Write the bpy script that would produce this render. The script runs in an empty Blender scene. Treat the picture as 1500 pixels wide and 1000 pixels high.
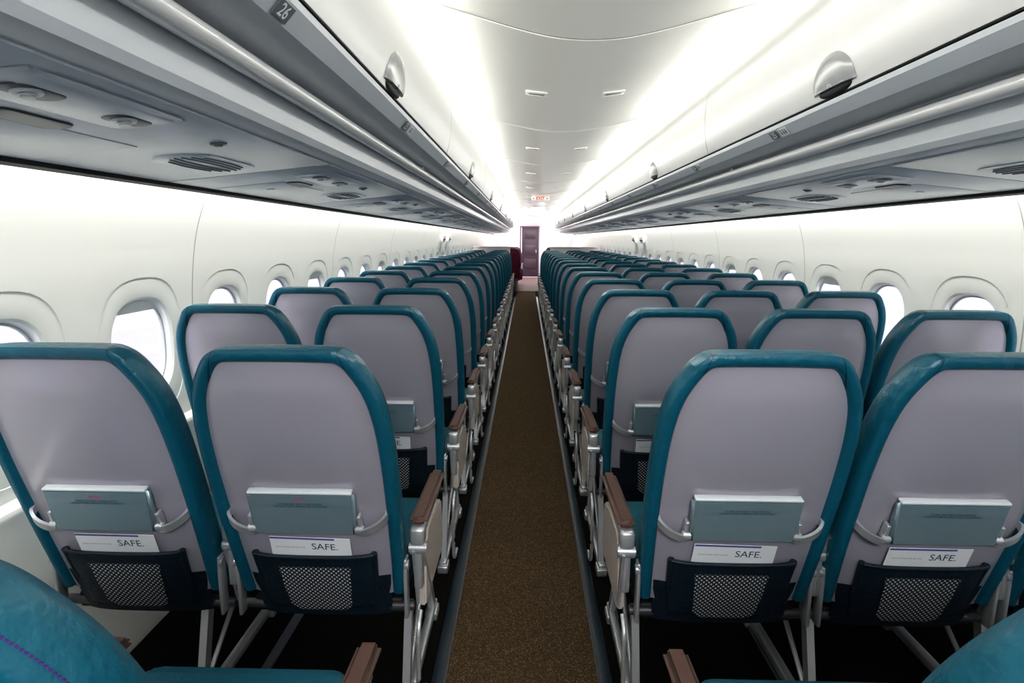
import bpy, bmesh, math, random
from mathutils import Vector, Matrix
random.seed(3)
C = .26            # cabin centre line (aisle is off-centre: 2 seats / 3 seats)
Y0, Y1 = -2.0, 22.0
scn = bpy.context.scene
COL = scn.collection

# ------------------------------------------------------------------ materials
def mat(name, col, rough=.5, metal=0, bump=None, coat=0, spec=None, emit=None, mottled=None):
    m = bpy.data.materials.new(name); m.use_nodes = True
    nt = m.node_tree; b = nt.nodes['Principled BSDF']
    b.inputs['Base Color'].default_value = (*col, 1)
    b.inputs['Roughness'].default_value = rough
    b.inputs['Metallic'].default_value = metal
    b.inputs['Coat Weight'].default_value = coat
    b.inputs['Coat Roughness'].default_value = .2
    if spec is not None: b.inputs['Specular IOR Level'].default_value = spec
    if emit:
        b.inputs['Emission Color'].default_value = (*emit[0], 1)
        b.inputs['Emission Strength'].default_value = emit[1]
    tc = nt.nodes.new('ShaderNodeTexCoord')
    if bump:
        n = nt.nodes.new('ShaderNodeTexNoise'); n.inputs['Scale'].default_value = bump[0]
        n.inputs['Detail'].default_value = 3
        nt.links.new(tc.outputs['Object'], n.inputs['Vector'])
        bp = nt.nodes.new('ShaderNodeBump'); bp.inputs['Strength'].default_value = bump[1]
        bp.inputs['Distance'].default_value = .01
        nt.links.new(n.outputs['Fac'], bp.inputs['Height']); nt.links.new(bp.outputs['Normal'], b.inputs['Normal'])
    if mottled:
        n = nt.nodes.new('ShaderNodeTexNoise'); n.inputs['Scale'].default_value = mottled[0]
        nt.links.new(tc.outputs['Object'], n.inputs['Vector'])
        mx = nt.nodes.new('ShaderNodeMix'); mx.data_type = 'RGBA'
        mx.inputs[6].default_value = (*col, 1); mx.inputs[7].default_value = (*mottled[1], 1)
        nt.links.new(n.outputs['Fac'], mx.inputs[0]); nt.links.new(mx.outputs[2], b.inputs['Base Color'])
    return m

def mnode(nt, op, a, b=None, c=None):
    n = nt.nodes.new('ShaderNodeMath'); n.operation = op
    for i, v in enumerate((a, b, c)):
        if v is None: continue
        if isinstance(v, (int, float)): n.inputs[i].default_value = v
        else: nt.links.new(v, n.inputs[i])
    return n.outputs[0]

def mask_mix(m, fac, col):
    """mix base colour towards col by mask socket"""
    nt = m.node_tree; b = nt.nodes['Principled BSDF']
    mx = nt.nodes.new('ShaderNodeMix'); mx.data_type = 'RGBA'
    s = b.inputs['Base Color']
    if s.is_linked: nt.links.new(s.links[0].from_socket, mx.inputs[6])
    else: mx.inputs[6].default_value = s.default_value
    mx.inputs[7].default_value = (*col, 1)
    nt.links.new(fac, mx.inputs[0]); nt.links.new(mx.outputs[2], s)

def obj_xyz(m):
    nt = m.node_tree; tc = nt.nodes.new('ShaderNodeTexCoord'); s = nt.nodes.new('ShaderNodeSeparateXYZ')
    nt.links.new(tc.outputs['Object'], s.inputs[0]); return s.outputs

M = {}
M['teal'] = mat('teal_leather', (.004, .100, .155), .36, bump=(45, .35))
nt = M['teal'].node_tree; X_, Y_, Z_ = obj_xyz(M['teal'])
ax = mnode(nt, 'ABSOLUTE', X_)
sx = mnode(nt, 'ADD', ax, mnode(nt, 'MULTIPLY', Z_, .35))
d = mnode(nt, 'ABSOLUTE', mnode(nt, 'SUBTRACT', sx, .545))
ln = mnode(nt, 'MULTIPLY', mnode(nt, 'LESS_THAN', d, .0014), mnode(nt, 'GREATER_THAN', Z_, 1.06))
mask_mix(M['teal'], ln, (.002, .03, .05))
M['teal2'] = mat('teal_cushion_leather', (.004, .095, .14), .5, bump=(30, .3))
M['shell'] = mat('lavender_grey_shell', (.34, .322, .372), .22, bump=(120, .012), coat=.6)
M['navy'] = mat('navy_vinyl', (.005, .016, .028), .5, bump=(80, .3))
M['tray'] = mat('silver_teal_plastic', (.24, .325, .36), .26, metal=.4)
M['traytop'] = mat('pale_grey_plastic', (.7, .74, .76), .3)
M['brown'] = mat('brown_armrest_rubber', (.095, .050, .038), .5, bump=(90, .15))
M['silver'] = mat('brushed_aluminium', (.60, .61, .63), .32, metal=.65)
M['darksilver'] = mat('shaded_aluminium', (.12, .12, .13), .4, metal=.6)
M['beige'] = mat('beige_plastic', (.50, .45, .41), .45)
M['black'] = mat('matte_black', (.008, .008, .01), .6)
M['dark'] = mat('dark_grey_plastic', (.075, .08, .095), .4)
M['white'] = mat('white_panel', (.85, .85, .84), .4, bump=(200, .02))
M['aft'] = mat('grey_aft_bulkhead', (.35, .35, .37), .5, bump=(200, .02))
M['fwd'] = mat('pale_forward_bulkhead', (.80, .77, .80), .5, bump=(200, .02))
M['binwhite'] = mat('ivory_bin_plastic', (.78, .78, .765), .30, bump=(250, .02))
M['latch'] = mat('grey_latch', (.36, .37, .37), .25, coat=.3)
M['fascia'] = mat('grey_bin_plastic', (.62, .655, .70), .30, bump=(150, .04))
M['psu'] = mat('psu_grey_plastic', (.53, .585, .66), .30, bump=(160, .05), coat=.2)
M['psud'] = mat('psu_recess_grey', (.22, .24, .28), .45)
M['rail'] = mat('satin_rail', (.88, .88, .88), .20, metal=.1, coat=.3)
M['ceil'] = mat('ceiling_panel_fill_glow', (.82, .82, .77), .26, bump=(8, .02), emit=((1, .975, .88), .21))  # plain ceiling panel; emission added as fill for its centre and the seats
M['seam'] = mat('panel_seam_grey', (.30, .30, .29), .5)
M['card'] = mat('white_card', (.85, .86, .88), .4)
M['cardblue'] = mat('violet_blue_print', (.12, .12, .35), .4)
M['ink'] = mat('dark_teal_ink', (.01, .05, .08), .5)
M['magenta'] = mat('magenta_ink', (.5, .02, .25), .5)
M['plate'] = mat('grey_sign_plate', (.16, .18, .20), .4)
M['lens'] = mat('lamp_lens', (.50, .56, .51), .2)
M['red'] = mat('red_ink', (.7, .02, .02), .4)
M['signw'] = mat('lit_sign_white', (.8, .74, .7), .4, emit=((1, .95, .9), .12))
M['purple'] = mat('burgundy_leather', (.12, .012, .042), .45, bump=(40, .2))
M['stitch'] = mat('purple_thread', (.08, .02, .18), .6)
M['door'] = mat('mauve_door', (.085, .055, .075), .4)
M['door2'] = mat('mauve_door_trim', (.22, .15, .20), .4)
M['gasket'] = mat('grey_gasket', (.12, .13, .15), .5)
M['wgasket'] = mat('window_gasket_grey', (.50, .52, .55), .5)
M['shade'] = mat('window_shade', (.8, .8, .79), .5)
M['divider'] = mat('divider_laminate', (.5, .46, .47), .45)
M['apron'] = mat('pale_concrete_apron', (.27, .27, .31), .8, mottled=(.3, (.33, .33, .37)))

# pocket mesh
m = mat('pocket_mesh_net', (.01, .012, .015), .6); nt = m.node_tree; X_, Y_, Z_ = obj_xyz(m)
k = 2*math.pi/.0135
v = mnode(nt, 'MULTIPLY', mnode(nt, 'SINE', mnode(nt, 'MULTIPLY', X_, k)), mnode(nt, 'SINE', mnode(nt, 'MULTIPLY', Z_, k)))
mask_mix(m, mnode(nt, 'GREATER_THAN', v, .36), (.6, .62, .65)); M['net'] = m

# aisle carpet
m = mat('brown_aisle_carpet', (.085, .052, .022), .95, bump=(500, .5), spec=.1); nt = m.node_tree
b = nt.nodes['Principled BSDF']; tc = nt.nodes.new('ShaderNodeTexCoord')
mp = nt.nodes.new('ShaderNodeMapping'); mp.inputs['Scale'].default_value = (1, .7, 1); nt.links.new(tc.outputs['Object'], mp.inputs[0])
vo = nt.nodes.new('ShaderNodeTexVoronoi'); vo.inputs['Scale'].default_value = 300
nt.links.new(mp.outputs[0], vo.inputs['Vector'])
r = nt.nodes.new('ShaderNodeValToRGB')
sc_ = nt.nodes.new('ShaderNodeSeparateColor'); nt.links.new(vo.outputs['Color'], sc_.inputs[0])
nt.links.new(sc_.outputs[0], r.inputs[0])
r.color_ramp.elements[0].color = (.062, .042, .022, 1); r.color_ramp.elements[1].color = (.20, .142, .085, 1)
e = r.color_ramp.elements.new(.7); e.color = (.100, .067, .037, 1)
nt.links.new(r.outputs[0], b.inputs['Base Color']); M['carpet'] = m
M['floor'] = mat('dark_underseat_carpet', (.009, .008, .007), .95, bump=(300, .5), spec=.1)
M['tile'] = mat('mauve_galley_floor', (.20, .10, .10), .7, mottled=(6, (.15, .08, .08)))
M['track'] = mat('navy_track_cover', (.012, .022, .032), .35)

def wall_mat(name, off):
    m = mat(name, (.82, .82, .775), .32, bump=(120, .02)); nt = m.node_tree; X_, Y_, Z_ = obj_xyz(m)
    f = mnode(nt, 'FRACT', mnode(nt, 'DIVIDE', mnode(nt, 'SUBTRACT', Y_, off-50*1.83), 1.83))
    l = mnode(nt, 'LESS_THAN', f, .004)
    mask_mix(m, mnode(nt, 'MULTIPLY', l, mnode(nt, 'GREATER_THAN', Z_, .66)), (.40, .40, .38))
    return m
m = bpy.data.materials.new('window_glass'); m.use_nodes = True; nt = m.node_tree; nt.nodes.clear()
o = nt.nodes.new('ShaderNodeOutputMaterial'); mx = nt.nodes.new('ShaderNodeMixShader'); mx.inputs[0].default_value = .08
t = nt.nodes.new('ShaderNodeBsdfTransparent'); t.inputs[0].default_value = (.94, .93, .98, 1)
g = nt.nodes.new('ShaderNodeBsdfGlossy'); g.inputs['Roughness'].default_value = .05
nt.links.new(t.outputs[0], mx.inputs[1]); nt.links.new(g.outputs[0], mx.inputs[2]); nt.links.new(mx.outputs[0], o.inputs[0])
M['glass'] = m

# ------------------------------------------------------------------ mesh builder
class MB:
    def __init__(s): s.bm = bmesh.new()
    def merge(s, bm2, mtx=None):
        if mtx is not None: bm2.transform(mtx)
        me = bpy.data.meshes.new('tmp'); bm2.to_mesh(me); bm2.free(); s.bm.from_mesh(me); bpy.data.meshes.remove(me); return s
    def box(s, c, size, bev=0, seg=2, mtx=None):
        b = bmesh.new(); bmesh.ops.create_cube(b, size=1)
        bmesh.ops.scale(b, vec=Vector(size), verts=b.verts)
        if bev: bmesh.ops.bevel(b, geom=b.edges[:], offset=bev, segments=seg, profile=.5, affect='EDGES')
        bmesh.ops.translate(b, vec=Vector(c), verts=b.verts)
        return s.merge(b, mtx)
    def cyl(s, c, r, h, axis='Z', n=20, bev=0, mtx=None, r2=None):
        b = bmesh.new(); bmesh.ops.create_cone(b, cap_ends=True, segments=n, radius1=r, radius2=r if r2 is None else r2, depth=h)
        if bev: bmesh.ops.bevel(b, geom=[e for e in b.edges if abs(e.verts[0].co.z-e.verts[1].co.z) < 1e-6], offset=bev, segments=2, affect='EDGES')
        if axis == 'X': b.transform(Matrix.Rotation(math.pi/2, 4, 'Y'))
        if axis == 'Y': b.transform(Matrix.Rotation(math.pi/2, 4, 'X'))
        bmesh.ops.translate(b, vec=Vector(c), verts=b.verts)
        return s.merge(b, mtx)
    def grid(s, rows, closed_u=False):
        vs = [[s.bm.verts.new(p) for p in r] for r in rows]
        for i in range(len(vs)-1):
            n = len(vs[i])
            for j in range(n if closed_u else n-1):
                try: s.bm.faces.new((vs[i][j], vs[i][(j+1) % n], vs[i+1][(j+1) % n], vs[i+1][j]))
                except ValueError: pass
        return vs
    def tube(s, pts, r, n=10, sec=None, up=(0, 0, 1)):
        pts = [Vector(p) for p in pts]; rows = []
        up = Vector(up)
        for i, p in enumerate(pts):
            t = (pts[min(i+1, len(pts)-1)]-pts[max(i-1, 0)]).normalized()
            a = t.cross(up)
            if a.length < 1e-3: a = t.cross(Vector((0, 1, 0)))
            a.normalize(); bb = a.cross(t).normalized()
            if sec: rows.append([p+a*u+bb*w for u, w in sec])
            else: rows.append([p+a*r*math.cos(q*2*math.pi/n)+bb*r*math.sin(q*2*math.pi/n) for q in range(n)])
        vs = s.grid(rows, True)
        for e in (vs[0], vs[-1]):
            try: s.bm.faces.new(e)
            except ValueError: pass
        return s
    def ext(s, prof, y0, y1, sg=1, cx=0):
        rows = [[Vector((cx+sg*a, y, z)) for a, z in prof] for y in (y0, y1)]
        vs = s.grid(rows, True)
        s.bm.faces.new(vs[0]); s.bm.faces.new(vs[1]); return s
    def mesh(s, name, ma, angle=40, shift=None, weld=True):
        if weld: bmesh.ops.remove_doubles(s.bm, verts=s.bm.verts, dist=1e-5)
        bmesh.ops.recalc_face_normals(s.bm, faces=s.bm.faces)
        me = bpy.data.meshes.new(name); s.bm.to_mesh(me); s.bm.free()
        if shift: me.transform(Matrix.Translation(shift))
        me.materials.append(ma)
        for p in me.polygons: p.use_smooth = True
        me.set_sharp_from_angle(angle=math.radians(angle))
        return me

def obj(name, me, parent=None, loc=(0, 0, 0), label=None, cat=None, group=None, kind=None, mtx=None, link=True):
    o = bpy.data.objects.new(name, me)
    if mtx is not None: o.matrix_world = mtx
    else: o.location = loc
    if parent: o.parent = parent
    if label: o['label'] = label
    if cat: o['category'] = cat
    if group: o['group'] = group
    if kind: o['kind'] = kind
    if link: COL.objects.link(o)
    return o
def structure(name, me, label, cat='wall', **k):
    return obj(name, me, label=label, cat=cat, kind='structure', **k)

def text_mesh(body, size, ma, bold=0):
    cu = bpy.data.curves.new('t', 'FONT'); cu.body = body; cu.size = size; cu.align_x = 'CENTER'; cu.align_y = 'CENTER'
    cu.offset = bold; cu.resolution_u = 3
    o = bpy.data.objects.new('t', cu); COL.objects.link(o)
    bpy.context.view_layer.update()
    me = bpy.data.meshes.new_from_object(o.evaluated_get(bpy.context.evaluated_depsgraph_get()))
    bpy.data.objects.remove(o); me.materials.clear(); me.materials.append(ma); me.name = 'lettering'
    return me
def frame(o, right, up):
    r = Vector(right).normalized(); u = Vector(up).normalized(); n = r.cross(u)
    m = Matrix((r, u, n)).transposed().to_4x4(); m.translation = Vector(o); return m
def catmull(P, n=6):
    out = []
    for i in range(len(P)-1):
        p0 = Vector(P[max(i-1, 0)]); p1 = Vector(P[i]); p2 = Vector(P[i+1]); p3 = Vector(P[min(i+2, len(P)-1)])
        for j in range(n):
            t = j/n
            out.append(.5*((2*p1)+(p2-p0)*t+(2*p0-5*p1+4*p2-p3)*t*t+(3*p1-p0-3*p2+p3)*t**3))
    out.append(Vector(P[-1])); return out
def interp(T, z):
    if z <= T[0][0]: return T[0][1]
    for (a, b), (c, d) in zip(T, T[1:]):
        if z <= c: return b+(d-b)*(z-a)/(c-a)
    return T[-1][1]

# ------------------------------------------------------------------ SEAT TEMPLATE
SH = (0, -.4, 0)
T_ = .29
def rec(z): return (1.16-z)*T_
OUT = [(.230, .41), (.237, .6), (.240, .8), (.236, .93), (.226, 1.01), (.211, 1.062), (.190, 1.104), (.170, 1.133), (.145, 1.151), (.11, 1.156), (.0, 1.157)]
HW = sorted([(z, x) for x, z in OUT])
path = catmull(OUT, 5)
full = path + [Vector((-p.x, p.y)) for p in reversed(path[:-1])]
RW = .034   # rim width
def bolster():
    mb = MB(); sec = [(RW, .008), (RW-.004, -.004), (.024, -.010), (.009, -.009), (.001, -.002), (-.002, .030), (.001, .058), (.012, .078), (.03, .086), (.05, .082), (.05, .04)]
    rows = []
    for i, p in enumerate(full):
        t = (full[min(i+1, len(full)-1)]-full[max(i-1, 0)]).normalized()
        nrm = Vector((-t.y, t.x))       # inward (path goes counter-clockwise)
        r_ = []
        for a, q in sec:
            x = p.x+nrm.x*a; z = p.y+nrm.y*a
            r_.append((x, rec(z)+q, z))
        rows.append(r_)
    vs = mb.grid(rows, True); mb.bm.faces.new(vs[0]); mb.bm.faces.new(vs[-1])
    return mb
def shell():
    mb = MB(); rows = []
    for i in range(37):
        z = .405+(1.126-.405)*i/36; h = interp(HW, z)-RW+.006; row = []
        for j in range(21):
            u = j/10-1
            b_ = (1-abs(u)**3)*min(1, (1.126-z)/.08+.1)
            cv = -.014*math.sin(math.pi*min(1, max(0, (z-.74)/.39)))*(1-u*u)   # gentle crown in the upper back
            row.append((u*h, rec(z)+.006-.016*b_+cv, z))
        rows.append(row)
    mb.grid(rows); return mb
def front_pad():
    mb = MB(); rows = []
    for i in range(21):
        z = .44+(1.128-.44)*i/20; h = interp(HW, z)-.03; row = []
        for j in range(13):
            u = j/6-1
            row.append((u*h, rec(z)+.076+.028*(1-u*u), z))
        rows.append(row)
    mb.grid(rows); return mb
def seat_cushion():
    mb = MB(); mb.box((0, .48, .425), (.46, .44, .115), .035, 4)
    mb.box((0, .665, .420), (.455, .10, .12), .04, 4); return mb
BR, BU = Vector((1, 0, 0)), Vector((0, -T_, 1)).normalized()
def bf(x, z, n=0):
    """frame on the rear face of the back at height z, n metres off it"""
    m = frame((x, rec(z), z), BR, BU); m.translation += m.to_3x3() @ Vector((0, 0, n)); return m
ZT = .715
def tray():
    mb = MB(); b = bmesh.new(); bmesh.ops.create_cube(b, size=1)
    for v in b.verts:
        top = v.co.y > 0
        v.co = Vector((v.co.x*(.280 if top else .266), v.co.y*.132, (.010 + (.018 if top else .032)) if v.co.z > 0 else .010))
    bmesh.ops.bevel(b, geom=b.edges[:], offset=.008, segments=3, affect='EDGES')
    mb.merge(b, bf(0, ZT)); return mb
def tray_lip():
    mb = MB(); mb.box((0, .065, .020), (.266, .008, .020), .003, 2, bf(0, ZT)); return mb
def strap(s):
    sec = [(-.004, -.010), (.004, -.010), (.004, .010), (-.004, .010)]
    P = catmull([(s*.130, -.012, .026), (s*.146, -.014, .034), (s*.168, -.006, .034), (s*.190, .004, .026), (s*.206, .014, .010), (s*.208, .018, -.01)], 4)
    mb = MB(); b = MB(); b.tube([(p.x, p.y, p.z) for p in P], 0, sec=sec, up=(0, 1, 0)); mb.merge(b.bm, bf(0, ZT-.042))
    return mb
def tray_hinge(s):
    mb = MB(); mb.cyl((s*.140, -.054, .026), .013, .024, 'X', 16, .003, bf(0, ZT))
    mb.box((s*.141, -.034, .020), (.010, .05, .022), .003, 2, bf(0, ZT))
    return mb
def surf(w_top, w_bot, z_top, z_bot, n0, bulge, edge0=True, nx=16, nz=12, sag=.0, rnd=.012, ex=6, us=1):
    mb = MB(); rows = []
    for i in range(nz+1):
        t = i/nz; z = z_top+(z_bot-z_top)*t
        h = (w_top+(w_bot-w_top)*t)
        if t > .85: h -= rnd*((t-.85)/.15)**2
        row = []
        for j in range(nx+1):
            u = 2*j/nx-1
            n = n0+bulge*(1-abs(u*us)**ex)*(.7+.3*math.sin(math.pi*min(1, t)))
            if edge0 and i == nz: n = n0*.3
            zz = z-(sag*(1-u*u)*(1-t))
            row.append(bf(u*h, zz, n).translation[:])
        rows.append(row)
    mb.grid(rows); return mb
PT, PB = .566, .358
def pocket():
    mb = surf(.162, .148, PT, PB, .018, .012, sag=.004)
    P = [bf(u*.162, PT-.004*(1-u*u), .018+.012*(1-abs(u)**6)*.7).translation for u in [i/8-1 for i in range(17)]]
    mb.tube(P, .006, 8)
    for s in (1, -1): mb.tube([bf(s*.162, PT, .012).translation, bf(s*.156, .47, .012).translation, bf(s*.136, PB, .006).translation], .009, 8)
    return mb
def net():
    return surf(.098, .084, PT-.036, PB+.012, .0205, .0125, edge0=False, rnd=.022, ex=6, us=.60)
def kick():
    """navy vinyl skirt closing the bottom of the back"""
    mb = MB(); rows = []
    for i in range(7):
        z = .325+(.475-.325)*i/6; h = .196-.010*(1-i/6); row = []
        for j in range(13):
            u = j/6-1; row.append((u*h, rec(z)+.004-.016*(1-abs(u)**4), z))
        rows.append(row)
    mb.grid(rows); return mb
def frame_part():
    mb = MB(); mb.box((0, .46, .345), (.44, .42, .05), .01)
    return mb
def sp_rear():
    mb = MB(); mb.tube([(-.25, .255, .345), (.25, .255, .345)], .014, 12); return mb
def sp_front():
    mb = MB(); mb.tube([(-.25, .55, .31), (.25, .55, .31)], .014, 12); return mb
def recl(s):
    mb = MB(); mb.box((s*.236, .215, .43), (.010, .035, .18), .003, 2); mb.cyl((s*.240, .21, .50), .014, .012, 'X', 12); return mb
def leg():
    mb = MB()
    mb.box((0, .46, .035), (.030, .56, .030), .006)
    mb.tube([(0, .22, .045), (0, .30, .33)], 0, sec=[(-.011, -.016), (.011, -.016), (.011, .016), (-.011, .016)], up=(0, 1, .1))
    mb.tube([(0, .70, .045), (0, .56, .32)], 0, sec=[(-.011, -.016), (.011, -.016), (.011, .016), (-.011, .016)], up=(0, 1, .1))
    mb.tube([(0, .24, .07), (0, .56, .31)], .008, 8)
    mb.box((0, .2, .018), (.045, .07, .034), .006); mb.box((0, .7, .018), (.045, .07, .034), .006)
    return mb
def baggage_bar():
    mb = MB(); P = catmull([(0, .24, .34), (.0, .20, .30), (0, .19, .20), (0, .19, .10), (0, .22, .05), (0, .30, .045)], 5)
    mb.tube(P, .007, 8); return mb
def pad():
    mb = MB(); b = bmesh.new(); bmesh.ops.create_cube(b, size=1)
    bmesh.ops.scale(b, vec=(.048, .38, .026), verts=b.verts)
    bmesh.ops.bevel(b, geom=b.edges[:], offset=.011, segments=3, affect='EDGES')
    mb.merge(b, Matrix.Translation((0, .405, .620)) @ Matrix.Rotation(math.radians(-1.5), 4, 'X')); return mb
def support():
    mb = MB(); mb.box((0, .38, .595), (.034, .34, .030), .008)
    mb.box((0, .215, .59), (.040, .040, .050), .008); mb.box((0, .218, .51), (.024, .032, .16), .006)
    mb.cyl((0, .215, .55), .018, .050, 'X', 18, .004)
    mb.tube([(.010, .22, .55), (.010, .33, .36)], 0, sec=[(-.004, -.009), (.004, -.009), (.004, .009), (-.004, .009)], up=(0, 1, .1))
    mb.tube([(-.010, .20, .55), (-.010, .25, .36)], 0, sec=[(-.004, -.009), (.004, -.009), (.004, .009), (-.004, .009)], up=(0, 1, .1))
    return mb
def side_panel():
    mb = MB(); b = bmesh.new()
    pts = [(.245, .35), (.57, .35), (.59, .39), (.57, .53), (.48, .555), (.31, .565), (.255, .53)]
    f = b.faces.new([b.verts.new((-.010, y, z)) for y, z in pts]); r_ = bmesh.ops.extrude_face_region(b, geom=[f])
    for v in r_['geom']:
        if isinstance(v, bmesh.types.BMVert): v.co.x = .010
    bmesh.ops.bevel(b, geom=b.edges[:], offset=.005, segments=2, affect='EDGES')
    mb.merge(b); return mb
def stitches():
    mb = MB()
    for i in range(2, len(full)-2):
        for k_ in (0, .5):
            p = full[i].lerp(full[i+1], k_); p2 = full[i].lerp(full[i+1], k_+.28)
            t = (full[i+1]-full[i]).normalized(); n_ = Vector((-t.y, t.x))
            a = p-n_*.0010; c_ = p2-n_*.0010
            mb.tube([(a.x, rec(a.y)+.014, a.y), (c_.x, rec(c_.y)+.014, c_.y)], .0012, 5)
    return mb
TM = {}
for nm, fn, ma in (('back_bolster', bolster, 'teal'), ('back_shell', shell, 'shell'), ('back_cushion', front_pad, 'teal2'), ('back_skirt', kick, 'navy'),
                   ('seat_cushion', seat_cushion, 'teal2'), ('tray_table', tray, 'tray'), ('tray_rim', tray_lip, 'traytop'),
                   ('tray_strap', lambda: strap(1), 'silver'), ('tray_strap2', lambda: strap(-1), 'silver'),
                   ('tray_hinge', lambda: tray_hinge(1), 'silver'), ('tray_hinge2', lambda: tray_hinge(-1), 'silver'),
                   ('seat_pocket', pocket, 'navy'), ('pocket_net', net, 'net'),
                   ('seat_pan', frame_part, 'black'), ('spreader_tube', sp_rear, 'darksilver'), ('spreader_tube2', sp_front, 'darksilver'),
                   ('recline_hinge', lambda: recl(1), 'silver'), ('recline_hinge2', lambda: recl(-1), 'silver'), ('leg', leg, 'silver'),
                   ('baggage_bar', baggage_bar, 'silver'), ('armrest', pad, 'brown'), ('armrest_support', support, 'silver'),
                   ('side_panel', side_panel, 'beige'), ('stitching', stitches, 'stitch')):
    TM[nm] = fn().mesh(nm, M[ma], shift=SH, angle=50)
def tmesh(body, size, ma, m, bold=0):
    me = text_mesh(body, size, ma, bold); me.transform(m); me.transform(Matrix.Translation(SH)); return me
# face of tray tilts: thickness .032 at bottom, .018 at top
tilt = math.atan2(.014, .132)
TF = bf(0, ZT) @ Matrix.Translation((0, 0, .0354)) @ Matrix.Rotation(-tilt, 4, 'X')
TM['tray_lettering'] = tmesh('FASTEN SEAT BELT WHILE SEATED\nUSE BOTTOM CUSHION FOR FLOTATION', .0072, M['ink'], TF @ Matrix.Translation((.0, .030, .0005)), .0001)
TM['tray_heading'] = tmesh('Please', .013, M['magenta'], TF @ Matrix.Translation((.0, .046, .0005)))

TPL = {}
for k_, v_ in TM.items(): TPL[k_] = bpy.data.objects.new(k_.rstrip('2'), v_)
LBL = {'back_bolster': 'teal leather padded rim', 'back_shell': 'lavender grey hard back shell', 'seat_pocket': 'navy vinyl literature pocket', 'back_skirt': 'navy vinyl lower skirt',
       'pocket_net': 'black and white net', 'tray_table': 'silver-teal folded tray', 'armrest': 'brown armrest pad', 'side_panel': 'beige plastic panel',
       'leg': 'aluminium leg', 'stitching': 'purple stitching', 'armrest_support': 'silver hinge and bracket'}
for k_, v_ in LBL.items(): TPL[k_]['label'] = v_
ROOT = bpy.data.objects.new('airplane_seat', None)
ROOT['category'] = 'airplane seat'; ROOT.empty_display_size = .1
PIV = Vector((0, rec(.45)-.4, .45))
BACKROT = lambda dg: Matrix.Translation(PIV) @ Matrix.Rotation(math.radians(dg), 4, 'X') @ Matrix.Translation(-PIV)

def put(part, root, loc=(0, 0, 0), parent=None, mtx=None):
    o = TPL[part].copy(); o.parent = parent or root
    if mtx is not None: o.matrix_local = mtx
    else: o.location = loc
    COL.objects.link(o); return o
def reclv(x, row): return {0: 4.8 if x < 0 else 5.4, 1: 1.0}.get(row, 0)
def make_seat(x, y, aside, place, row):
    root = ROOT.copy(); root.location = (x, y+.4, 0)
    root['group'] = 'teal and grey cabin seats'
    root['label'] = {'aisle': 'teal-rimmed grey airplane seat beside the aisle', 'middle': 'teal-rimmed grey airplane seat between two others',
                     'window': 'teal-rimmed grey airplane seat beside the window wall'}[place]
    COL.objects.link(root)
    R = BACKROT(reclv(x, row))
    for p in ('back_bolster', 'back_shell', 'back_cushion'): put(p, root, mtx=R)
    put('seat_cushion', root)
    if row <= 12:
        put('back_skirt', root, mtx=R)
        for p in ('seat_pan', 'spreader_tube', 'spreader_tube2', 'recline_hinge', 'recline_hinge2'): put(p, root)
        t = put('tray_table', root, mtx=R)
        pk = put('seat_pocket', root, mtx=R)
        if row <= 6:
            put('tray_strap', root, mtx=R); put('tray_strap2', root, mtx=R)
            for p in ('tray_hinge', 'tray_hinge2', 'tray_rim'): put(p, root, parent=t)
            put('pocket_net', root, parent=pk)
            if row <= 3:
                put('tray_lettering', root, parent=t)
                if x < 0: put('tray_heading', root, parent=t)
    if row == 0: put('stitching', root, mtx=R)
    lx = {'aisle': .225, 'middle': .22, 'window': .22}[place]
    if place == 'window' and x < 0: lx = .14
    put('leg', root, (aside*lx, 0, 0))
    axx = .272 if place == 'aisle' else .2515
    if x < -1: axx = .272
    if row == 0 and place == 'aisle': axx = .303
    if row == 0 and x < -1: axx = .335
    put('armrest', root, (aside*axx, 0, 0)); put('armrest_support', root, (aside*axx, 0, 0))
    if place == 'aisle':
        put('side_panel', root, (aside*.276, 0, 0)); put('baggage_bar', root, (aside*.27, 0, 0))
    if place == 'window' and x > 0:
        put('armrest', root, (-aside*.2515, 0, 0)); put('armrest_support', root, (-aside*.2515, 0, 0))
    return root
SEATX = [(-.565, 1, 'aisle'), (-1.090, 1, 'window'), (.557, -1, 'aisle'), (1.06, -1, 'middle'), (1.563, -1, 'window')]
rowY = lambda k_: {0: .43, 1: 1.295}.get(k_, 1.318+.787*(k_-1))
NROW = 16
for k_ in range(0, NROW+1):
    for x, a, pl in SEATX:
        if k_ == 0: x = x+.04 if x > 0 else x-.035
        make_seat(x, rowY(k_), a, pl, k_)

# safety cards
cardm = MB(); cardm.box((0, 0, 0), (.215, .15, .0025), .001, 1)
cardme = cardm.mesh('safety_card', M['card'])
cb = MB(); cb.box((-.02, .071, .0005), (.172, .006, .0024)); cbm = cb.mesh('print_band', M['cardblue'])
safe = text_mesh('SAFE.', .031, M['ink']); small = text_mesh('LEARN MORE AND BE SAFE', .0065, M['seam'])
SHM = Matrix.Translation(SH)
for k_ in range(1, 5):
    for x, a, pl in SEATX:
        m_ = bf(0, .553, .0185) @ Matrix.Rotation(math.radians(random.uniform(-2.5, 1)), 4, 'Z')
        m_ = Matrix.Translation((x-.004, rowY(k_)+.4, 0)) @ BACKROT(reclv(x, k_)) @ SHM @ m_
        c = obj('safety_card', cardme, mtx=m_, label='white printed safety card tucked in a seat pocket', cat='card', group='safety cards in seat pockets')
        t = obj('card_lettering', safe, parent=c, loc=(.038, .043, .0015)); t2 = obj('card_small_print', small, parent=c, loc=(-.055, .039, .0015))
        obj('print_band', cbm, parent=c, label='violet-blue printed edge')

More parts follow.
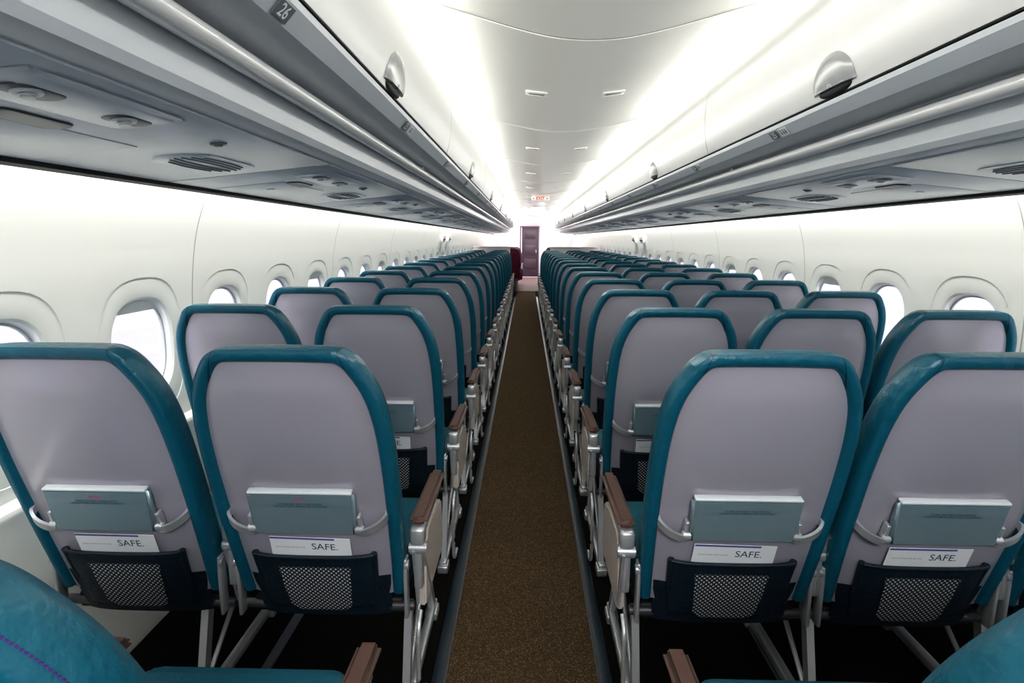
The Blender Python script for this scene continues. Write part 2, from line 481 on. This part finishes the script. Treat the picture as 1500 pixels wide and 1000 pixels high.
# ------------------------------------------------------------------ first class seats
fc = {}
for nm, fn, ma in (('back', bolster, 'purple'), ('back_panel', shell, 'purple'), ('cushion', seat_cushion, 'purple'), ('base', frame_part, 'dark')):
    me = fn().mesh('first_class_'+nm, M[ma], shift=SH); me.transform(Matrix.Diagonal((1.12, 1, 1, 1))); fc[nm] = bpy.data.objects.new('seat_'+nm if nm != 'base' else 'seat_pan', me)
a1 = MB(); a1.box((0, .38, .5), (.08, .5, .3), .02, 3); fc['arm'] = bpy.data.objects.new('armrest', a1.mesh('fc_arm', M['purple'], shift=SH))
l1 = MB(); l1.box((0, .42, .16), (.3, .4, .32), .02); fc['leg'] = bpy.data.objects.new('leg', l1.mesh('fc_leg', M['dark'], shift=SH))
for y in (15.3, 16.3, 17.3, 18.3):
    for x in (-.41, -1.03, .84, 1.46):
        r_ = bpy.data.objects.new('first_class_seat', None); r_.location = (x, y+.4, 0); COL.objects.link(r_)
        r_['label'] = 'wide burgundy leather seat past the cabin divider'; r_['category'] = 'airplane seat'; r_['group'] = 'burgundy first class seats'
        for nm in ('back', 'back_panel', 'cushion', 'base', 'leg'):
            o = fc[nm].copy(); o.parent = r_; COL.objects.link(o)
        for s in (1, -1):
            o = fc['arm'].copy(); o.parent = r_; o.location = (s*.275, 0, 0); COL.objects.link(o)

# ------------------------------------------------------------------ SHELL: floor
def plane(x0, x1, y0, y1, z, th=.02):
    mb = MB(); mb.box(((x0+x1)/2, (y0+y1)/2, z-th/2), (x1-x0, y1-y0, th)); return mb
CE = 16.0
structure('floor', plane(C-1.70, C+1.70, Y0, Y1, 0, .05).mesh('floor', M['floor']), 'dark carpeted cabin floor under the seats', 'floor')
obj('aisle_carpet', plane(-.245, .245, Y0+.01, CE, .006, .006).mesh('aisle_carpet', M['carpet']), label='speckled brown carpet runner along the aisle', cat='carpet')
obj('galley_flooring', plane(-.3, .9, CE, Y1-.02, .006, .006).mesh('galley_flooring', M['tile']), label='mauve flooring of the forward cabin', cat='flooring')
tn = 1
for sg in (-1, 1):
    mb = MB(); mb.box((sg*.268, (Y0+14.3)/2, .010), (.042, 14.3-Y0-.02, .018), .004)
    structure('trim_%d' % tn, mb.mesh('trim', M['track']), 'dark navy seat track cover along the aisle carpet', 'floor trim'); tn += 1
    mb = MB(); mb.box((sg*.247, (Y0+14.3)/2, .008), (.005, 14.3-Y0-.02, .014), .001)
    structure('trim_%d' % tn, mb.mesh('trim', M['gasket']), 'thin grey edging strip beside the aisle carpet', 'floor trim'); tn += 1
    mb = MB()
    mb.box((sg*.84, (Y0+14.3)/2, .006), (.03, 14.3-Y0-.02, .010))
    structure('trim_%d' % tn, mb.mesh('trim', M['gasket']), 'recessed aluminium seat track in the floor', 'floor trim'); tn += 1

# ------------------------------------------------------------------ side walls
WP = [(0, 1.60), (.3, 1.635), (.6, 1.645), (.655, 1.645), (.672, 1.66), (.70, 1.675), (.85, 1.680), (1.0, 1.680), (1.15, 1.675), (1.27, 1.662), (1.38, 1.643), (1.47, 1.618), (1.55, 1.585), (1.61, 1.550), (1.65, 1.525), (1.67, 1.50)]
ZC, HZ, HY, PIT = .985, .285, .305, .61
WS = catmull([(z, s) for z, s in WP], 3); WS = [(p.x, p.y) for p in WS]
def sw(z): return interp(WS, z)
def se(a, b, n, ph):
    r_ = 1/((abs(math.cos(ph))/a)**n+(abs(math.sin(ph))/b)**n)**(1/n); return r_*math.cos(ph), r_*math.sin(ph)
N = 12
def build_wall(sg, ycs):
    mb = MB(); bm = mb.bm
    P = lambda y, z, off=0: (C+sg*(sw(z)+off), y, z)
    bnd = []
    for i in range(N): bnd.append((-HY+2*HY*i/N, -HZ))
    for i in range(N): bnd.append((HY, -HZ+2*HZ*i/N))
    for i in range(N): bnd.append((HY-2*HY*i/N, HZ))
    for i in range(N): bnd.append((-HY, HZ-2*HZ*i/N))
    for yc in ycs:
        rows = [[P(yc+a, ZC+b) for a, b in bnd]]
        for (a, b, n, off) in ((.240, .268, 2.7, 0), (.2385, .266, 2.7, .0022), (.215, .236, 2.65, .0023), (.190, .205, 2.6, .0024), (.180, .194, 2.6, .004), (.172, .186, 2.6, .012), (.168, .182, 2.6, .036)):
            rr = []
            for (u, v) in bnd:
                x, z = se(a, b, n, math.atan2(v/HZ*b, u/HY*a)); rr.append(P(yc+x, ZC+z, off))
            rows.append(rr)
        mb.grid(rows, True)
    ys = [ycs[0]-HY+2*HY*i/N for i in range(N*len(ycs)+1)]
    zs_lo = [z for z, s in WS if z < .69]+[.70]; zs_hi = [1.27]+[z for z, s in WS if z > 1.28]
    for zs in (zs_lo, zs_hi): mb.grid([[P(y, z) for y in ys] for z in zs])
    sidez = sorted(set([round(-HZ+2*HZ*i/N+ZC, 5) for i in range(N+1)]))
    allz = zs_lo[:-1]+sidez+zs_hi[1:]
    mb.grid([[P(y, z) for y in (Y0, ys[0])] for z in allz]); mb.grid([[P(y, z) for y in (ys[-1], Y1)] for z in allz])
    return mb
wy = {-1: [2.13+PIT*k_ for k_ in range(-3, 32)], 1: [3.22+PIT*k_ for k_ in range(-5, 30)]}
wn = 1
def ring(a0, b0, a1, b1, x0, x1, n=40):
    mb = MB(); rows = []
    for a, b, x in ((a0, b0, x0), (a0, b0, x1), (a1, b1, x1), (a1, b1, x0), (a0, b0, x0)):
        rows.append([(x, *se(a, b, 2.6, 2*math.pi*i/n)) for i in range(n)])
    mb.grid(rows, True); return mb
def disc(a, b, x, n=40):
    mb = MB(); mb.bm.faces.new([mb.bm.verts.new((x, *se(a, b, 2.6, 2*math.pi*i/n))) for i in range(n)]); return mb
def shade():
    mb = MB(); n = 20; pts = []
    for i in range(n+1):
        ph = math.radians(48)+math.radians(84)*i/n; pts.append(se(.166, .180, 2.6, ph))
    f = mb.bm.faces.new([mb.bm.verts.new((0, a, b)) for a, b in pts])
    mb.box((-.004, 0, pts[0][1]+.004), (.010, .06, .008), .002); return mb
for sg in (-1, 1):
    off = 2.49-.04 if sg < 0 else 3.22-PIT*1.5
    me = build_wall(sg, wy[sg]).mesh('wall', wall_mat('sidewall_panel_%s' % ('port' if sg < 0 else 'starboard'), off), angle=22)
    structure('wall_left' if sg < 0 else 'wall_right', me, 'curved cream cabin sidewall panels with window surrounds')
    s_ = sw(ZC)
    g_ring = ring(.170, .184, .161, .175, sg*.030, sg*.037).mesh('gasket', M['wgasket']); g_glass = disc(.169, .183, sg*.036).mesh('pane', M['glass'])
    sh = shade().mesh('shade', M['shade']); sh.transform(Matrix.Translation((sg*.026, 0, 0)))
    for i, y in enumerate(wy[sg]):
        w = structure('window_%d' % wn, g_ring, 'rounded cabin window with white surround, daylight outside', 'window', loc=(C+sg*s_, y, ZC)); wn += 1
        w['group'] = 'cabin windows'
        o = obj('window_pane', g_glass, parent=w)
        if i % 3 == 0: obj('window_shade', sh, parent=w)

# outside: apron
structure('apron_ground', plane(-150, 150, -100, 200, -3.0, .2).mesh('apron', M['apron']), 'pale concrete airport apron outside the windows', 'ground')

# end walls
mb = MB(); mb.box((C, Y0-.03, 1.25), (3.6, .05, 2.6)); structure('wall_back', mb.mesh('wall_back', M['aft']), 'grey aft cabin bulkhead')
mb = MB()
mb.box(((-1.45-.26)/2, Y1+.03, 1.25), (1.19, .05, 2.6)); mb.box(((.47+2.0)/2, Y1+.03, 1.25), (1.53, .05, 2.6)); mb.box((.105, Y1+.03, 2.2), (.74, .05, .7))
structure('wall_front', mb.mesh('wall_front', M['fwd']), 'pale forward bulkhead around the doorway')
mb = MB(); mb.box((.14, Y1+.02, .93), (.62, .03, 1.82), .01); mb.box((.14, Y1, 1.55), (.4, .02, .3), .01)
for z in (.5, 1.0): mb.box((.14, Y1, z), (.45, .02, .35), .01)
dr = structure('door_1', mb.mesh('door', M['door']), 'dark mauve panelled forward door', 'door')
mb = MB(); mb.box((-.215, Y1, .93), (.07, .06, 1.86), .01); mb.box((.455, Y1, .93), (.04, .06, 1.86), .01); mb.box((.12, Y1, 1.85), (.7, .06, .05), .01)
obj('door_frame', mb.mesh('door_frame', M['door2']), parent=dr)
mb = MB(); mb.box((.36, Y1-.02, .95), (.03, .03, .12), .005); obj('door_handle', mb.mesh('dh', M['silver']), parent=dr)

# dividers
for sg, x0, x1 in ((-1, -1.30, -.40), (1, .60, 1.80)):
    mb = MB(); mb.box(((x0+x1)/2, 14.75, .60), (x1-x0, .05, 1.18), .012, 3)
    d_ = obj('cabin_divider', mb.mesh('divider', M['divider']), label='low grey cabin divider panel behind burgundy seats', cat='divider', group='cabin dividers')
    mb = MB(); mb.box(((x0+x1)/2, 14.75, 1.20), (x1-x0, .065, .03), .01); obj('divider_cap', mb.mesh('cap', M['divider']), parent=d_)

# ------------------------------------------------------------------ ceiling
CP = [(p.x, p.y) for p in catmull([(0, 2.215), (.15, 2.220), (.3, 2.237), (.45, 2.262), (.58, 2.290), (.68, 2.318), (.76, 2.350), (.84, 2.388), (.92, 2.410), (1.0, 2.42)], 6)]
def cz(s):
    return interp(CP, abs(s))
cs = [-1.0+2.0*i/80 for i in range(81)]
mb = MB()
prof = [(-1.02, 2.27)]+[(s, cz(s)) for s in cs]+[(1.02, 2.27)]
mb.grid([[(C+s, y, z) for s, z in prof] for y in (Y0, Y1)])
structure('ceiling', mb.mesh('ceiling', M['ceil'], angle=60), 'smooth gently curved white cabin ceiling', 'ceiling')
y = 2.55-2.1*2
while y < Y1-.2:
    # joint line bows gently fore and aft as it crosses the ceiling
    bow = lambda s: .075*math.cos(math.pi*s/.66) if abs(s) < .66 else -.075
    pr = [(s, cz(s), bow(s)) for s in [-.86+1.72*i/60 for i in range(61)]]
    mb = MB(); rows = []
    for dy, dz in ((-.011, 0.002), (-.008, -.006), (.006, -.006), (.009, .002)): rows.append([(C+s, y+dy+b_, z+dz) for s, z, b_ in pr])
    mb.grid(rows)
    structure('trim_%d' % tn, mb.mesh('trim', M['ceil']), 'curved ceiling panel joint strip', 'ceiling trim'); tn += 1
    mb = MB(); mb.grid([[(C+s, y+dy+b_, z-.002) for s, z, b_ in pr] for dy in (-.019, -.011)])
    structure('trim_%d' % tn, mb.mesh('trim', M['seam']), 'narrow shadow gap between ceiling panels', 'ceiling trim'); tn += 1
    y += 2.1
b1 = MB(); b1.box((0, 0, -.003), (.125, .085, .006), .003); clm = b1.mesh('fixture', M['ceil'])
b2 = MB(); b2.box((0, 0, -.006), (.09, .035, .004), .0015); cll = b2.mesh('lens', M['lens'])
y = 3.57-4.2
while y < Y1-1:
    for s in (-.21, .23):
        ang = math.atan2(cz(s+.01)-cz(s-.01), .02)
        f_ = obj('ceiling_light', clm, mtx=Matrix.Translation((C+s, y, cz(s))) @ Matrix.Rotation(-ang, 4, 'Y'), label='small rectangular emergency light set in the ceiling', cat='ceiling light', group='ceiling emergency lights')
        obj('lamp_lens', cll, parent=f_)
    y += 2.1
# EXIT sign
mb = MB(); mb.box((0, 0, 0), (.34, .05, .085), .008, 2)
ex = obj('exit_sign', mb.mesh('exit', M['signw']), loc=(C, 11.6, 2.170), label='white lit EXIT sign with red letters under the ceiling', cat='sign')
tm = text_mesh('EXIT', .080, M['red'], .002); tm.transform(frame((0, -.027, 0), (1, 0, 0), (0, 0, 1))); obj('exit_lettering', tm, parent=ex)
for s in (1, -1):
    mb = MB()
    mb.bm.faces.new([mb.bm.verts.new((s*a, -.027, b)) for a, b in ((.118, .018), (.148, 0), (.118, -.018))])
    obj('exit_arrow', mb.mesh('arrow', M['red']), parent=ex)

# ------------------------------------------------------------------ overhead bins
BP = [(1.50, 1.575), (1.485, 1.575), (1.48, 1.585), (.885, 1.648), (.868, 1.655), (.858, 1.672), (.858, 1.745), (.852, 1.765), (.835, 1.777), (.745, 1.786), (.722, 1.790), (.692, 1.822), (.690, 1.836),
      (.712, 1.838), (.70, 2.0), (.72, 2.18), (.755, 2.255), (1.02, 2.27), (1.5, 2.27)]
DPo = catmull([(.686, 1.844), (.672, 1.89), (.660, 1.96), (.658, 2.05), (.668, 2.14), (.694, 2.22), (.738, 2.278)], 4)
DPl = [(p.x, p.y) for p in DPo]+[(.758, 2.264)]+[(p.x+.022, p.y-.003) for p in reversed(DPo[:-1])]
DOORC = sorted([(p.y, p.x) for p in DPo])
LB = 2.57
def latch_cup(sg):
    """low half-round cup whose back follows the curved bin door"""
    mb = MB(); rows = []; n = 28; R, H, D = .125, .100, .015
    for i in range(9):
        f = i/8; row = []
        for j in range(n+1):
            a = math.pi*j/n
            y = R*(1-f)*math.cos(a); z = H*(1-f)*math.sin(a)
            d_ = D*(1-(1-f)**2.6)**.5 if f > 0 else 0
            zz = 1.862+z
            row.append((sg*(interp(DOORC, zz)-d_-.001), y, zz))
        rows.append(row)
    mb.grid(rows)
    # flat rim along the bottom edge
    mb.grid([[(sg*(interp(DOORC, 1.862)-(D*(1-abs(u)**2.6)**.5)-.001), R*u, 1.862) for u in [k2/10-1 for k2 in range(21)]], [(sg*(interp(DOORC, 1.862)+.004), R*u, 1.860) for u in [k2/10-1 for k2 in range(21)]]])
    return mb
def latch_slot(sg):
    mb = MB(); rows = []; n = 24; R, H, D = .112, .022, .012
    for i in range(7):
        f = i/6; row = []
        for j in range(n+1):
            a = math.pi*j/n
            y = R*(1-f)*math.cos(a); z = -H*(1-f)*math.sin(a)
            row.append((sg*(.686-D*(1-(1-f)**2)**.5), y, 1.862+z))
        rows.append(row)
    mb.grid(rows)
    mb.grid([[(sg*(.686-D*(1-abs(u)**2)**.5), R*u, 1.862) for u in [k2/10-1 for k2 in range(21)]], [(sg*.69, R*u, 1.862) for u in [k2/10-1 for k2 in range(21)]]])
    return mb
for sg in (-1, 1):
    bodyme = MB().ext([(a, z) for a, z in BP], -LB/2, LB/2, sg).mesh('bin_housing', M['fascia'], angle=25)
    doorme = MB().ext(DPl, -LB/2+.004, LB/2-.004, sg).mesh('bin_door', M['binwhite'], angle=35)
    gapme = MB().ext([(.700, 1.837), (.688, 1.840), (.690, 1.8465), (.71, 1.848)], -LB/2, LB/2, sg).mesh('gap', M['black'])
    la = latch_cup(sg).mesh('latch', M['latch'], angle=60)
    lb = latch_slot(sg).mesh('latch_recess', M['black'], angle=60)
    for k_ in range(-1, 8):
        yc = 1.9+LB*k_+.03
        root = bpy.data.objects.new('overhead_bin', None); root.location = (C, yc, 0); COL.objects.link(root)
        root['label'] = 'closed ivory overhead luggage bin with half-round latch'; root['category'] = 'luggage bin'; root['group'] = 'overhead luggage bins'
        obj('bin_housing', bodyme, parent=root, label='grey plastic bin underside')
        d_ = obj('bin_door', doorme, parent=root, label='ivory curved bin door')
        obj('door_gasket', gapme, parent=root, label='black gap under the door')
        obj('door_latch', la, parent=d_, label='grey half-round latch'); obj('latch_recess', lb, parent=d_, label='black latch recess')
    mb = MB().ext([(1.508, 1.566), (1.472, 1.570), (1.472, 1.584), (1.508, 1.60)], Y0, Y1, sg, C)
    structure('trim_%d' % tn, mb.mesh('trim', M['black']), 'black edge strip where the service panels meet the wall', 'trim'); tn += 1
    mb = MB(); sec = [(.026*math.cos(t_), .020*math.sin(t_)) for t_ in [2*math.pi*i/16 for i in range(16)]]
    mb.tube([(C+sg*.822, Y0+.01, 1.742), (C+sg*.822, Y1-.01, 1.742)], 0, sec=sec)
    hr = obj('handrail', mb.mesh('handrail', M['rail'], angle=60), label='long satin white grip rail under the overhead bins', cat='handrail', group='overhead grip rails')
    mb = MB(); mb.box((sg*.834, 0, 1.752), (.05, .035, .05), .008, 2); brm = mb.mesh('bracket', M['fascia'])
    for k_ in range(-1, 8): obj('rail_bracket', brm, parent=hr, loc=(C, 1.93+LB*(k_+.5), 0))

# ------------------------------------------------------------------ PSU modules
def up_(s): return 1.585+(1.48-s)*(1.648-1.585)/(1.48-.885)
SL = math.atan2(1.648-1.585, 1.48-.885)
def stadium(mb, cx, cy, L, W, z0, z1, n=10, sh=.93):
    pts = []
    for sgn in (1, -1):
        for i in range(n+1):
            t_ = -math.pi/2+math.pi*i/n
            pts.append((sgn*W/2*math.sin(t_)*-1, sgn*((L-W)/2+W/2*math.cos(t_))))
    lo = [mb.bm.verts.new((cx+a, cy+b, z0)) for a, b in pts]; hi = [mb.bm.verts.new((cx+a*sh, cy+b*sh, z1)) for a, b in pts]
    k2 = len(pts)
    for i in range(k2): mb.bm.faces.new((lo[i], lo[(i+1) % k2], hi[(i+1) % k2], hi[i]))
    mb.bm.faces.new(hi); return mb
def P_panel():
    mb = MB(); mb.box((0, 0, -.002), (.55, 1.285, .006), .002); return mb
def P_light_housing():
    mb = MB(); b = bmesh.new(); bmesh.ops.create_cube(b, size=1)
    for v in b.verts:
        k3 = 1 if v.co.z > 0 else .80
        v.co = Vector((v.co.x*.17*k3, v.co.y*.42*k3, -.004 if v.co.z > 0 else -.014))
    bmesh.ops.bevel(b, geom=b.edges[:], offset=.010, segments=3, affect='EDGES')
    mb.merge(b, Matrix.Translation((-.165, -.05, 0))); return mb
def P_indicator():
    mb = MB(); stadium(mb, -.02, 0.0, .19, .060, -.004, -.009); return mb
def P_readlight():
    mb = MB(); mb.cyl((0, 0, -.016), .022, .006, n=20, bev=.002); mb.cyl((0, 0, -.021), .013, .008, n=16, bev=.003); return mb
def P_socket():
    mb = MB(); stadium(mb, 0, 0, .11, .055, -.0135, -.0150); return mb
def P_gasper():
    mb = MB(); mb.cyl((0, 0, -.006), .020, .006, n=20, bev=.002); mb.cyl((0, 0, -.010), .011, .006, n=14, bev=.002); return mb
def P_grille():
    mb = MB()
    for i, w_ in enumerate((.16, .20, .22, .22, .20, .16)):
        x = -.050+.02*i
        P = [(x+.008*math.cos(math.pi*(t_-.5))*(1 if i > 2 else -1), w_*(t_-.5)*1.35, -.0055) for t_ in [j/8 for j in range(9)]]
        mb.tube(P, .0028, 6)
    return mb
def P_gr_plate():
    mb = MB(); stadium(mb, 0, 0, .38, .17, -.004, -.007, 14, .97); return mb
def P_btn():
    mb = MB(); mb.cyl((0, 0, -.005), .016, .004, n=20, bev=.0015); return mb
def P_mask():
    mb = MB(); mb.box((0, 0, -.005), (.26, .46, .004), .0015); return mb
PP = {}
for nm, fn, ma in (('panel', P_panel, 'psu'), ('reading_light_housing', P_light_housing, 'psu'), ('indicator_window', P_indicator, 'dark'), ('reading_light', P_readlight, 'fascia'),
                   ('light_socket', P_socket, 'dark'), ('air_vent', P_gasper, 'psud'), ('speaker_grille', P_grille, 'psud'), ('speaker_plate', P_gr_plate, 'psu'), ('call_button', P_btn, 'fascia'), ('mask_door', P_mask, 'psu')):
    PP[nm] = fn().mesh(nm, M[ma])
for sg in (-1, 1):
    for k_ in range(-1, 16):
        yc = 1.35+1.3*k_
        if yc > Y1-.7: continue
        s0 = 1.19
        mtx = Matrix.Translation((C+sg*s0, yc, up_(s0)-.001)) @ Matrix.Rotation(sg*SL, 4, 'Y')
        if sg < 0: mtx = mtx @ Matrix.Diagonal((-1, 1, 1, 1))
        root = obj('service_panel', PP['panel'], mtx=mtx, label='grey overhead passenger service panel with lights and speaker', cat='service panel', group='overhead service panels')
        h = obj('reading_light_housing', PP['reading_light_housing'], parent=root, loc=(0, -.25, 0))
        for dy in (-.11, .11):
            obj('light_socket', PP['light_socket'], parent=h, loc=(-.165, -.05+dy, 0)); l = obj('reading_light', PP['reading_light'], parent=h, loc=(-.165, -.05+dy-.01, 0))
        obj('indicator_window', PP['indicator_window'], parent=root, loc=(0, -.25, 0), label='dark oval indicator window')
        obj('mask_door', PP['mask_door'], parent=root, loc=(.125, -.15, 0))
        obj('call_button', PP['call_button'], parent=root, loc=(.12, -.20, -.003))
        sp = obj('speaker_plate', PP['speaker_plate'], parent=root, loc=(.0, .40, 0)); obj('speaker_grille', PP['speaker_grille'], parent=sp, loc=(0, 0, -.002), label='dark curved speaker slots')
        obj('air_vent', PP['air_vent'], parent=root, loc=(-.17, .14, 0))

# ------------------------------------------------------------------ row number signs
pl = MB(); pl.box((0, 0, 0), (.062, .034, .002), .0008, 1); plm = pl.mesh('plate', M['plate'])
pl = MB(); pl.box((0, 0, 0), (.062, .034, .002), .0008, 1); plw = pl.mesh('plate_white', M['card'])
def icons():
    mb = MB(); mb.cyl((0, .008, .0012), .0035, .001, n=12); mb.box((0, -.003, .0012), (.009, .012, .001), .0003, 1); return mb.mesh('icons', M['plate'])
icm = icons()
for sg, ys0, n0 in ((-1, 1.14, 26), (1, 2.42, 25)):
    for i in range(9):
        y = ys0+1.1*i; num = n0-i
        up = (-sg*.030, 0, .032); rt = (0, -sg*1, 0)
        o_ = Vector((C+sg*.7055, y, 1.805))+Vector((-sg*.73, 0, -.68))*.002
        m_ = frame(o_, rt, up)
        s1 = obj('row_number_sign', plm, mtx=m_, label='small grey plate with row number on the bin edge', cat='sign', group='row number signs')
        obj('sign_number', text_mesh(str(num), .036, M['card'], .0006), parent=s1, loc=(0, 0, .0014))
        if sg < 0 and i == 0: continue
        m2 = frame(o_+Vector((0, -sg*.085, 0)), rt, up)
        s2 = obj('seat_symbol_sign', plw, mtx=m2, label='small white plate with seat symbols on the bin edge', cat='sign', group='seat symbol signs')
        for j in range(2 if sg < 0 else 3): obj('seat_symbol', icm, parent=s2, loc=((j-(.5 if sg < 0 else 1))*.017, 0, 0))

# overwing exit handles / placards
for sg in (-1, 1):
    for y in (9.7, 10.4):
        mb = MB(); mb.box((0, 0, 0), (.02, .26, .10), .008, 2)
        z = 1.40
        r_ = obj('exit_handle_cover', mb.mesh('cover', M['card']), loc=(C+sg*(sw(z)-.03), y, z), label='pale emergency exit handle cover on the sidewall', cat='handle cover', group='emergency exit handle covers')
        r_.rotation_euler = (0, sg*math.radians(-14), 0)
        mb = MB(); mb.box((-sg*.014, 0, .0), (.014, .16, .025), .005, 2); obj('handle', mb.mesh('h', M['dark']), parent=r_)
        mb = MB(); mb.box((-sg*.0115, 0, .033), (.003, .2, .014)); obj('red_stripe', mb.mesh('h', M['red']), parent=r_)

# ------------------------------------------------------------------ lights
def area(name, loc, direction, sx, sy, power, col=(1, 1, 1)):
    l = bpy.data.lights.new(name, 'AREA'); l.shape = 'RECTANGLE'; l.size = sx; l.size_y = sy; l.energy = power; l.color = col
    o = bpy.data.objects.new(name, l); COL.objects.link(o)
    z = -Vector(direction).normalized(); yv = Vector((0, 1, 0)); x = yv.cross(z).normalized(); yv = z.cross(x)
    m_ = Matrix((x, yv, z)).transposed().to_4x4(); m_.translation = Vector(loc); o.matrix_world = m_
    return o
L = Y1-Y0-.2; YM = (Y0+Y1)/2
for sg in (-1, 1):
    area('ceiling_cove_lamp', (C+sg*.80, YM, 2.298), (-sg*.72, 0, .48), .030, L, 185 if sg < 0 else 125, (1, .985, .95))
    area('sidewall_cove_lamp', (C+sg*1.517, YM, 1.635), (sg*.12, 0, -1), .025, L, 112, (1, .985, .94))
area('aft_fill_light', (C, -1.3, 2.15), (0, .35, -1), 1.0, .5, 52, (.97, .98, 1))  # unseen fill light behind the camera, added to brighten the seat backs
area('galley_lamp', (C, 20.5, 2.15), (0, -.2, -1), .8, 1.2, 60, (1, .96, .98))

w = bpy.data.worlds.new('World'); scn.world = w; w.use_nodes = True
w.node_tree.nodes['Background'].inputs[0].default_value = (.95, .95, 1, 1); w.node_tree.nodes['Background'].inputs[1].default_value = 2.8

# ------------------------------------------------------------------ camera
cam = bpy.data.cameras.new('Camera'); cam.sensor_width = 36; cam.lens = 36*860/1500; cam.clip_start = .02; cam.clip_end = 400
co = bpy.data.objects.new('Camera', cam); COL.objects.link(co); scn.camera = co
th = math.atan(150/860)
co.matrix_world = Matrix.Translation((0, 0, 1.40)) @ Matrix.Rotation(math.radians(1.32), 4, 'Z') @ Matrix.Rotation(math.pi/2-th, 4, 'X') @ Matrix.Rotation(math.radians(.35), 4, 'Z')

for o in list(TPL.values())+list(fc.values())+[ROOT]: bpy.data.objects.remove(o)
scn.view_settings.view_transform = 'Standard'
try: scn.view_settings.look = 'Medium High Contrast'
except Exception: pass
scn.view_settings.exposure = .05
